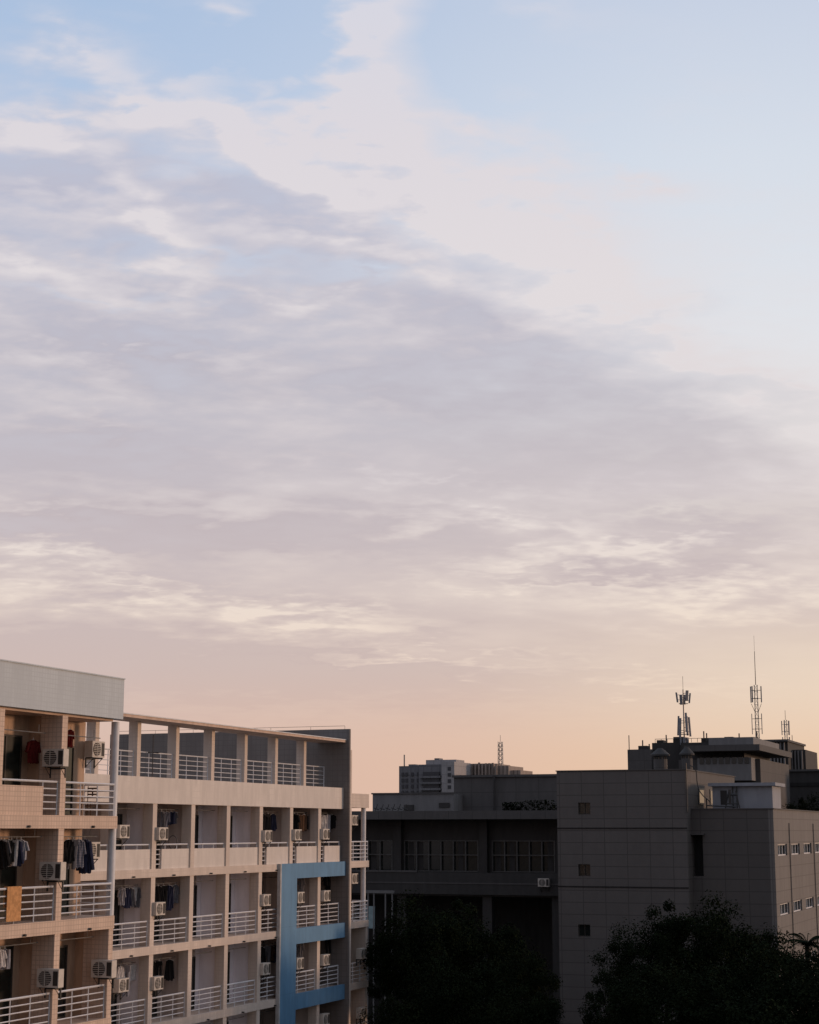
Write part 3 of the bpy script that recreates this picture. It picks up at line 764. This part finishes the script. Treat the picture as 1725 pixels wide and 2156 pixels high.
def panel(root, x, y, z0, z1, ang, off, w=.16, tilt=0.0, th=.07):
    cx = x + math.cos(ang) * off; cy_ = y + math.sin(ang) * off
    b = MB()
    dx, dy = -math.sin(ang) * w, math.cos(ang) * w; nx, ny = math.cos(ang) * th, math.sin(ang) * th
    vs = []
    for z, t in ((z0, 0), (z1, tilt)):
        ox_, oy_ = math.cos(ang) * t, math.sin(ang) * t
        vs += [(cx + dx - nx + ox_, cy_ + dy - ny + oy_, z), (cx - dx - nx + ox_, cy_ - dy - ny + oy_, z), (cx - dx + nx + ox_, cy_ - dy + ny + oy_, z), (cx + dx + nx + ox_, cy_ + dy + ny + oy_, z)]
    b.v = vs; b.f = [(0, 3, 2, 1), (4, 5, 6, 7), (0, 1, 5, 4), (1, 2, 6, 5), (2, 3, 7, 6), (3, 0, 4, 7)]
    o = b.build('panel_antenna', MT['panel_ant'], root)
    for k in (.25, .75):
        MB().bar((x, y, z0 + (z1 - z0) * k), (cx, cy_, z0 + (z1 - z0) * k), .022, n=4).build('mounting_arm', MT['dark_steel'], o)
YA = 153
x1 = X(1440, YA, 1500)
z = lambda v: Z(v, YA, 1500)
GA = 'antenna masts on the skyline'
m1 = thing('antenna_mast', 'mobile antenna mast with two tiers of white panels above the paired roof vents', 'antenna mast', (x1, YA, z(1572)), GA)
MB().bar((x1, YA, z(1572)), (x1, YA, z(1450)), .08, .05, n=8).build('pole', MT['steel'], m1)
MB().bar((x1, YA, z(1450)), (x1, YA, z(1422)), .016, n=4).build('lightning_rod', MT['dark_steel'], m1)
for an_, dv in ((185, 0), (262, 6), (318, -3), (15, 2), (95, 4)):
    panel(m1, x1, YA, z(1477 + dv), z(1456 + dv), R(an_), .52, .11, .10)
for an_, dv in ((182, 0), (240, 5), (305, -6), (355, 3), (70, 0)):
    panel(m1, x1, YA, z(1547 + dv), z(1506 + dv), R(an_), .57, .075, -.10)
for an_ in (210, 280, 340):
    panel(m1, x1, YA, z(1568), z(1552), R(an_), .32, .11)
for zz in (z(1480), z(1545)):
    b = MB()
    for i in range(10):
        a0, a1 = 2 * math.pi * i / 10, 2 * math.pi * (i + 1) / 10
        b.bar((x1 + .42 * math.cos(a0), YA + .42 * math.sin(a0), zz), (x1 + .42 * math.cos(a1), YA + .42 * math.sin(a1), zz), .018, n=4)
    b.build('ring_frame', MT['dark_steel'], m1)

x2 = X(1593, YA, 1480)
m2 = thing('antenna_mast', 'tallest lattice antenna mast with a long whip and slim panels', 'antenna mast', (x2, YA, z(1570)), GA)
lattice(m2, x2, YA, z(1570), z(1445), .15, .018, MT['steel'], 9)
MB().bar((x2, YA, z(1445)), (x2, YA, z(1375)), .035, .025, n=6).build('pole', MT['dark_steel'], m2)
MB().bar((x2, YA, z(1375)), (x2, YA, z(1342)), .010, n=4).build('whip', MT['dark_steel'], m2)
for an_ in (180, 235, 0):
    panel(m2, x2, YA, z(1482), z(1448), R(an_), .46, .035, 0, .045)
for an_ in (185, 350): panel(m2, x2, YA, z(1548), z(1505), R(an_), .44, .022, 0, .03)
for an_ in (180, 0):
    MB().bar((x2 + math.cos(R(an_)) * .1, YA, z(1504)), (x2 + math.cos(R(an_)) * .45, YA, z(1484)), .02, n=4).build('strut', MT['dark_steel'], m2)
x3 = X(1656, 206, 1560); z3 = lambda v: Z(v, 206, 1650)
m3 = thing('antenna_mast', 'smallest antenna mast at the far right standing on the slatted building', 'antenna mast', (x3, 206, z3(1574)), GA)
lattice(m3, x3, 206, z3(1590), z3(1516), .16, .022, MT['steel'], 7)
MB().bar((x3, 206, z3(1516)), (x3, 206, z3(1496)), .025, n=4).build('lightning_rod', MT['dark_steel'], m3)
for an_ in (190, 260, 330, 40): panel(m3, x3, 206, z3(1548), z3(1518), R(an_), .45, .05, 0, .05)
for an_ in (190, 350): panel(m3, x3, 206, z3(1572), z3(1552), R(an_), .4, .06, 0, .05)
MB().bar((X(1672, 206), 206, z3(1590)), (X(1672, 206), 206, z3(1548)), .04, n=5).build('side_pole', MT['steel'], m3)

# ================================================================ TREES
def crown_mesh(seed, rx, rz, nclump, nleaf, size):
    rd = random.Random(seed); v = []; f = []
    for c in range(nclump):
        th = rd.uniform(0, 2 * math.pi); cz = rd.uniform(-.75, 1)
        rad = rd.uniform(.5, 1.03)
        h_ = math.sqrt(max(0, 1 - cz * cz * .92))
        C0 = Vector((math.cos(th) * h_ * rx * rad, math.sin(th) * h_ * rx * rad, cz * rz * rad))
        cr = rd.uniform(.45, 1.2) * rx * .23
        for l in range(nleaf):
            d = Vector((rd.gauss(0, 1), rd.gauss(0, 1), rd.gauss(0, 1) * .75)); d.normalize()
            p = C0 + d * cr * (rd.random() ** .45)
            n = (d + Vector((rd.gauss(0, .6), rd.gauss(0, .6), rd.gauss(0, .6) + .3))).normalized()
            a = n.cross(Vector((rd.gauss(0, 1), rd.gauss(0, 1), rd.gauss(0, 1)))).normalized(); b_ = n.cross(a)
            s = size * rd.uniform(.6, 1.3)
            k = len(v)
            v += [tuple(p - a * s), tuple(p - b_ * s * .5), tuple(p + a * s), tuple(p + b_ * s * .5)]
            f.append((k, k + 1, k + 2, k + 3))
    me = bpy.data.meshes.new('crown'); me.from_pydata(v, [], f); me.materials.append(MT['leaf'])
    return me
CR = [crown_mesh(1, 4.0, 3.4, 125, 210, .092), crown_mesh(2, 4.3, 3.0, 130, 210, .09), crown_mesh(3, 3.7, 3.6, 120, 210, .092)]
def tree(u, v, Y, kind, sc, label):
    p = oy(u, v, Y); top = p.z
    rz_ = (3.4, 3.0, 3.6)[kind] * sc
    cz = top - rz_ * 1.1
    t = thing('tree', label, 'tree', (p.x, Y, 0), 'dark trees in front of the stone building')
    b = MB().bar((p.x, Y, 0), (p.x + .1, Y, cz * .6), .32 * sc, .2 * sc, n=9)
    o = b.build('trunk', MT['bark'], t)
    rd = random.Random(int(u))
    for i in range(7):
        a = i * .9 + rd.random(); hh = cz * (.5 + .1 * rd.random())
        MB().bar((p.x + .08, Y, hh), (p.x + math.cos(a) * 2.2 * sc, Y + math.sin(a) * 2.2 * sc, cz + rd.uniform(-.6, 1.2) * sc), .12 * sc, .035, n=6).build('limb', MT['bark'], o)
    c = bpy.data.objects.new('crown', CR[kind]); COL.objects.link(c); c.parent = t
    c.location = (0, 0, cz); c.scale = (sc * rd.uniform(.92, 1.05), sc * rd.uniform(.92, 1.05), sc); c.rotation_euler = (0, 0, rd.uniform(0, 6))
TR = [(905, 1886, 92, 0, .9, 'broad dark tree crown with the highest top in the left clump'),
      (1020, 1932, 94, 1, .85, 'dark tree at the middle of the left clump, below the window band'),
      (1085, 1995, 90, 2, .62, 'dark tree at the right side of the left clump against the stone block'),
      (850, 1955, 98, 2, .66, 'slim dark tree close to the far end of the dormitory wing'),
      (960, 2010, 84, 1, .88, 'dark tree in front of the left clump, at the bottom of the view'),
      (1098, 2080, 80, 0, .60, 'lowest dark tree at the right foot of the left clump'),
      (868, 2075, 84, 0, .64, 'lowest dark tree at the left foot of the left clump'),
      (1458, 1888, 90, 0, .85, 'tall dark tree with the highest crown of the right clump'),
      (1370, 1950, 88, 1, .66, 'dark tree at the left shoulder of the right clump'),
      (1560, 1930, 92, 2, .9, 'dark tree right of the tallest crown in the right clump'),
      (1645, 1975, 84, 1, 1.0, 'dark tree beside the palm at the right edge'),
      (1308, 2030, 82, 2, .58, 'low dark tree at the left foot of the right clump'),
      (1425, 2020, 78, 1, .85, 'dark tree in front of the right clump, below its tallest crown'),
      (1570, 2050, 76, 0, 1.0, 'lowest dark tree of the right clump, beneath the lit side wall'),
      (1735, 1990, 78, 2, 1.0, 'dark tree cut off by the right edge of the view')]
for a in TR: tree(*a)
tree(1712, 1675, 160, 0, .8, 'small dark tree at the right edge above the lower stone block')
pp = oy(1700, 1988, 88)
pl = thing('palm_tree', 'dark palm with spiky fronds at the right edge', 'palm tree', (pp.x, 88, 0))
MB().bar((pp.x, 88, 0), (pp.x, 88, pp.z), .18, .12, n=8).build('trunk', MT['bark'], pl)
for i in range(20):
    a = i * 2.4; el = .1 + (i % 5) * .3; LR = 1.15
    b = MB(); prev = None
    for j in range(19):
        t = j / 18; r = LR * t * math.cos(el * .6); zz = pp.z + LR * (t * math.sin(el) - .55 * t * t)
        p = Vector((pp.x + math.cos(a) * r, 88 + math.sin(a) * r, zz))
        if prev is not None:
            b.bar(prev, p, .02, n=3)
            for sgn in (-1, 1):
                side = Vector((-math.sin(a) * sgn, math.cos(a) * sgn, -.4)) + Vector((math.cos(a), math.sin(a), 0)) * .6
                side = side.normalized() * (.40 * (1 - t * .6))
                k = len(b.v); w = Vector((math.cos(a), math.sin(a), 0)) * .045
                b.v += [tuple(p - w), tuple(p + w), tuple(p + side)]; b.f.append((k, k + 1, k + 2))
        prev = p
    b.build('frond', MT['leaf'], pl)
def shrub(u0, u1, v0, Y, label):
    a, b_ = X(u0, Y), X(u1, Y); zb = Z(1711, YM); zt_ = Z(v0, Y)
    rd = random.Random(int(u0)); mb = MB()
    t = thing('roof_plant', label, 'plant', ((a + b_) / 2, Y, zb), 'plants on the low roof')
    for l in range(500):
        p = Vector((rd.uniform(a, b_), Y + rd.uniform(-.4, .4), zb + (zt_ - zb) * rd.random() ** 1.4))
        d = Vector((rd.gauss(0, 1), rd.gauss(0, 1), rd.gauss(0, 1))).normalized() * .11; e = d.cross(Vector((.3, .5, .8))).normalized() * .05
        k = len(mb.v); mb.v += [tuple(p - d), tuple(p - e), tuple(p + d), tuple(p + e)]; mb.f.append((k, k + 1, k + 2, k + 3))
    mb.build('leaves', MT['leaf'], t)
    for i in range(5):
        x = a + (b_ - a) * (i + .5) / 5
        MB().bar((x, Y, zb), (x + rd.uniform(-.1, .1), Y, zb + (zt_ - zb) * .7), .015, n=4).build('stem', MT['bark'], t)
shrub(1060, 1098, 1690, 119, 'low leafy plant at the left of the pair on the long low roof')
shrub(1100, 1170, 1686, 119, 'wide leafy plant on the long low roof against the stone block')

# ================================================================ SKY
w = bpy.data.worlds.new('World'); SC.world = w; w.use_nodes = True
nt = w.node_tree; nt.nodes.clear(); g = NT(nt)
tc = g.n('ShaderNodeTexCoord')
D = tc.outputs['Generated']
def dot(vec):
    o = g.n('ShaderNodeVectorMath', operation='DOT_PRODUCT'); g.put(o.inputs[0], D); o.inputs[1].default_value = vec
    return o.outputs['Value']
xs = dot((math.cos(YAW), math.sin(YAW), 0)); ys = dot((-math.sin(YAW), math.cos(YAW), 0)); zs = dot((0, 0, 1))
E = g.m('ARCSINE', zs); A = g.m('ARCTAN2', xs, ys)
En = g.m('MULTIPLY', E, 2.0, clamp=True)
def AE(u, v):
    d = ray(u, v).normalized()
    return math.atan2(d.dot(rgt), d.dot(Vector((-math.sin(YAW), math.cos(YAW), 0)))), math.asin(d.z)
def L(*s): return [(p, lin(c)) for p, c in s]
def EV(v): return min(1, max(0, AE(862, v)[1] * 2))
clL = g.ramp(En, L((EV(1700), (219, 184, 168)), (EV(1550), (215, 187, 175)), (EV(1380), (209, 192, 188)), (EV(1150), (210, 204, 210)), (EV(800), (202, 208, 223)), (EV(350), (184, 202, 228)), (EV(20), (172, 194, 224))))
clR = g.ramp(En, L((EV(1700), (232, 188, 154)), (EV(1600), (238, 198, 163)), (EV(1450), (244, 220, 194)), (EV(1200), (240, 226, 213)), (EV(750), (228, 230, 235)), (EV(350), (216, 223, 234)), (EV(20), (201, 211, 229))))
cdk = g.ramp(En, L((EV(1700), (216, 179, 163)), (EV(1560), (212, 183, 172)), (EV(1400), (205, 185, 180)), (EV(1150), (197, 184, 187)), (EV(850), (190, 184, 193)), (EV(450), (191, 190, 205)), (EV(20), (192, 201, 221))))
clt = g.ramp(En, L((EV(1700), (240, 204, 176)), (EV(1500), (239, 214, 196)), (EV(1280), (238, 222, 210)), (EV(1000), (226, 218, 219)), (EV(600), (228, 221, 223)), (EV(300), (224, 218, 223)), (EV(20), (218, 217, 227))))
clear = g.mix(g.ss(A, -.24, .22), clL, clR)
zc = g.m('ADD', g.m('MAXIMUM', zs, 0.0), .17)
cv = g.n('ShaderNodeCombineXYZ'); g.put(cv.inputs[0], g.m('DIVIDE', xs, zc)); g.put(cv.inputs[1], g.m('DIVIDE', ys, zc))
mp = g.n('ShaderNodeMapping'); g.put(mp.inputs[0], cv.outputs[0]); mp.inputs[1].default_value = (3.1, 1.7, 0); mp.inputs[2].default_value = (0, 0, R(-22)); mp.inputs[3].default_value = (1.0, 1.4, 1)
n1 = g.noise(mp.outputs[0], 2.6, 3, .5, .2)
n2 = g.noise(mp.outputs[0], 7.5, 4, .52, .15)
n3 = g.noise(cv.outputs[0], 4.2, 3, .5, .2)
n4 = g.noise(mp.outputs[0], 21, 4, .5, .2)
lv = g.n('ShaderNodeCombineXYZ'); g.put(lv.inputs[0], g.m('MULTIPLY', A, 5.0)); g.put(lv.inputs[1], g.m('MULTIPLY', g.m('ADD', E, g.m('MULTIPLY', A, .06)), 30.0)); g.put(lv.inputs[2], g.m('MULTIPLY', ys, 2.0))
n5 = g.noise(lv.outputs[0], 1.0, 4, .5, .4)
c1 = g.m('SUBTRACT', n2, .5); c3 = g.m('SUBTRACT', n3, .5); c4 = g.m('SUBTRACT', n4, .5); c5 = g.m('SUBTRACT', n5, .5)
Aw = g.m('ADD', A, g.m('ADD', g.m('MULTIPLY', c3, .08), g.m('ADD', g.m('MULTIPLY', c1, .05), g.m('MULTIPLY', c4, .035))))
Ew = g.m('ADD', E, g.m('ADD', g.m('MULTIPLY', c1, .045), g.m('ADD', g.m('MULTIPLY', c4, -.02), g.m('MULTIPLY', c3, .025))))
WV = g.n('ShaderNodeCombineXYZ'); g.put(WV.inputs[0], Aw); g.put(WV.inputs[1], g.m('MULTIPLY', Ew, -1.0))
WV = WV.outputs[0]
def blob(u, v, ru, rv, amp, rot=0):
    a0, e0 = AE(u, v); k = 2.15 / 3660.
    o = g.n('ShaderNodeMapping', vector_type='TEXTURE'); g.put(o.inputs[0], WV)
    o.inputs[1].default_value = (a0, -e0, 0); o.inputs[2].default_value = (0, 0, R(rot)); o.inputs[3].default_value = (ru * k, rv * k, 1)
    t = g.n('ShaderNodeTexGradient', gradient_type='QUADRATIC_SPHERE'); g.put(t.inputs[0], o.outputs[0])
    return g.m('MULTIPLY', t.outputs['Fac'], amp * 1.25)
def total(l):
    t = l[0]
    for x in l[1:]: t = g.m('ADD', t, x)
    return t
Mk = g.m('SUBTRACT', g.m('SUBTRACT', .416, g.m('MULTIPLY', Aw, .68)), Ew)
topcut = g.m('MULTIPLY', g.ss(Ew, .365, .435), g.ss(A, .04, -.09))
mass = g.m('MULTIPLY', g.ss(Mk, -.075, .10), g.m('SUBTRACT', 1.0, g.m('MULTIPLY', topcut, .90)))
light = total([
    blob(160, 118, 130, 50, .85, 10), blob(505, 38, 65, 45, .8), blob(795, 30, 75, 90, 1.35, 80), blob(790, 130, 90, 80, 1.1, 80), blob(770, 225, 140, 80, 1.3, 10), blob(470, 150, 80, 24, .5),
    blob(820, 310, 95, 45, .8, 20), blob(380, 240, 230, 52, 1.25, 0), blob(600, 325, 170, 38, 1.25, 30), blob(730, 415, 90, 38, .95, 36),
    blob(90, 300, 130, 46, 1.0, 15), blob(320, 470, 140, 30, 1.0, 35), blob(940, 410, 140, 58, 1.1, 15), blob(1150, 400, 150, 80, .95, 25), blob(1010, 270, 140, 30, .5, 10),
    blob(1370, 402, 75, 32, 1.1, 0), blob(1240, 560, 160, 55, 1.0, 22), blob(720, 520, 230, 26, .6, 8), blob(1100, 500, 180, 28, .7, 16),
    blob(60, 545, 210, 24, .5, 5), blob(1180, 20, 150, 24, .5, 0), blob(560, 640, 300, 22, .35, 3), blob(300, 760, 250, 26, .35),
    blob(110, 1172, 170, 26, .95, 2), blob(330, 1262, 340, 18, .55, 3), blob(650, 1300, 230, 34, .95, 4), blob(240, 1232, 330, 12, .5, 2),
    blob(1080, 1095, 260, 28, .7, 4), blob(1380, 1150, 320, 22, .9, -4), blob(1560, 1260, 270, 45, .7, 0), blob(1120, 1225, 260, 14, .5, 2), blob(930, 1380, 280, 13, .6, 2), blob(1350, 1430, 280, 20, .5, 4),
    blob(1420, 700, 190, 40, .5, 28), blob(1650, 830, 150, 34, .5, 22), blob(900, 1000, 400, 20, .3, 4), blob(120, 1060, 300, 24, .4), blob(230, 900, 120, 26, .35)])
light = g.m('MULTIPLY', light, g.ss(g.m('ADD', g.m('MULTIPLY', n2, .5), g.m('MULTIPLY', n4, .5)), .37, .61, .42, 1.12))
gap = total([blob(430, 545, 240, 18, .5, 5), blob(760, 580, 170, 18, .5, -5), blob(230, 622, 280, 14, .4), blob(580, 90, 130, 90, .6), blob(985, 110, 100, 130, .5), blob(200, 200, 140, 24, .6),
             blob(420, 330, 200, 24, .35, 0), blob(880, 470, 170, 16, .35, 12), blob(1380, 1070, 300, 18, .3)])
dark = total([blob(480, 400, 220, 50, .5, 10), blob(1020, 680, 340, 75, .45, 14), blob(1330, 900, 430, 80, .45, 12), blob(180, 700, 270, 75, .35), blob(480, 1110, 480, 50, .5, 2), blob(140, 960, 280, 55, .35), blob(1250, 1210, 340, 24, .4), blob(40, 385, 160, 30, .5), blob(800, 800, 380, 55, .3), blob(300, 1400, 900, 70, .6, 2)])
hi = g.ss(E, .17, .30)
tex = g.m('ADD', g.m('MULTIPLY', g.m('SUBTRACT', n1, .5), .9), g.m('ADD', g.m('MULTIPLY', c1, g.m('ADD', .8, g.m('MULTIPLY', hi, .7))), g.m('MULTIPLY', c4, g.m('ADD', .2, g.m('MULTIPLY', hi, .7)))))
tex = g.m('ADD', tex, g.m('MULTIPLY', c5, g.m('SUBTRACT', 1.8, g.m('MULTIPLY', hi, .9))))
calm = g.ss(E, .075, .15, .08, 1.0)
tex = g.m('MULTIPLY', tex, calm)
dens = g.m('ADD', g.m('ADD', g.m('MULTIPLY', mass, .86), g.m('MULTIPLY', light, .95)), g.m('MULTIPLY', tex, .45))
dens = g.m('ADD', dens, g.m('MULTIPLY', gap, -.75))
dens = g.m('MULTIPLY', dens, g.ss(Mk, -.18, -.06, .3, 1))
dens = g.m('MINIMUM', g.m('MAXIMUM', dens, 0.0), .96)
lf = g.m('ADD', g.m('ADD', .27, tex), g.m('SUBTRACT', g.m('MULTIPLY', light, .9), dark))
lf = g.m('ADD', lf, g.ss(Mk, .15, -.03, 0, .75))
lf = g.m('MINIMUM', g.m('MAXIMUM', lf, 0.0), 1.0)
cc = g.mix(lf, cdk, clt)
sky = g.mix(dens, clear, cc)
hz = g.ramp(g.m('MULTIPLY', g.m('ADD', A, .3), 1.666, clamp=True), L((0, (210, 183, 174)), (.3, (217, 184, 169)), (.55, (226, 190, 168)), (.8, (237, 202, 169)), (1, (241, 206, 170))))
sky = g.mix(g.ss(E, .095, .02, 0, .85), sky, hz)
glow = g.m('MULTIPLY', g.ss(g.m('ABSOLUTE', g.m('SUBTRACT', E, AE(1725, 1440)[1])), .055, 0, 0, .45), g.ss(A, .0, .24))
sky = g.mix(glow, sky, lin((249, 228, 200)))
back = g.ss(ys, .5, -.6)
sky = g.mix(back, sky, g.mix(.75, sky, (.245, .235, .27, 1)))
sky = g.mix(g.ss(zs, -.01, -.06), sky, (.05, .045, .04, 1))
b1 = g.n('ShaderNodeBackground'); g.put(b1.inputs[0], sky); b1.inputs[1].default_value = .975
st = g.n('ShaderNodeTexSky', sky_type='NISHITA'); st.sun_disc = False
SUN = Vector((.85, .525, math.tan(R(4)))).normalized()
st.sun_elevation = R(4); st.sun_rotation = math.atan2(.85, .525)
b2 = g.n('ShaderNodeBackground'); g.put(b2.inputs[0], st.outputs[0]); b2.inputs[1].default_value = .004
ad = g.n('ShaderNodeAddShader'); nt.links.new(b1.outputs[0], ad.inputs[0]); nt.links.new(b2.outputs[0], ad.inputs[1])
wo = g.n('ShaderNodeOutputWorld'); nt.links.new(ad.outputs[0], wo.inputs[0])

# ================================================================ SUN, CAMERA
sl = bpy.data.lights.new('Sun', 'SUN'); sl.energy = 1.5; sl.angle = R(7); sl.color = (1, .62, .40)
so = bpy.data.objects.new('Sun', sl); COL.objects.link(so)
so.rotation_euler = (-SUN).to_track_quat('-Z', 'Y').to_euler()
so.location = (60, 40, 60)
cam = bpy.data.cameras.new('Camera'); co = bpy.data.objects.new('Camera', cam); COL.objects.link(co)
co.location = (0, 0, CAMZ)
co.rotation_euler = fwd.to_track_quat('-Z', 'Y').to_euler()
cam.sensor_fit = 'HORIZONTAL'; cam.sensor_width = 36; cam.lens = 36 * F / W
cam.clip_start = .5; cam.clip_end = 9000
SC.camera = co
SC.view_settings.view_transform = 'Standard'; SC.view_settings.look = 'None'; SC.view_settings.exposure = 0
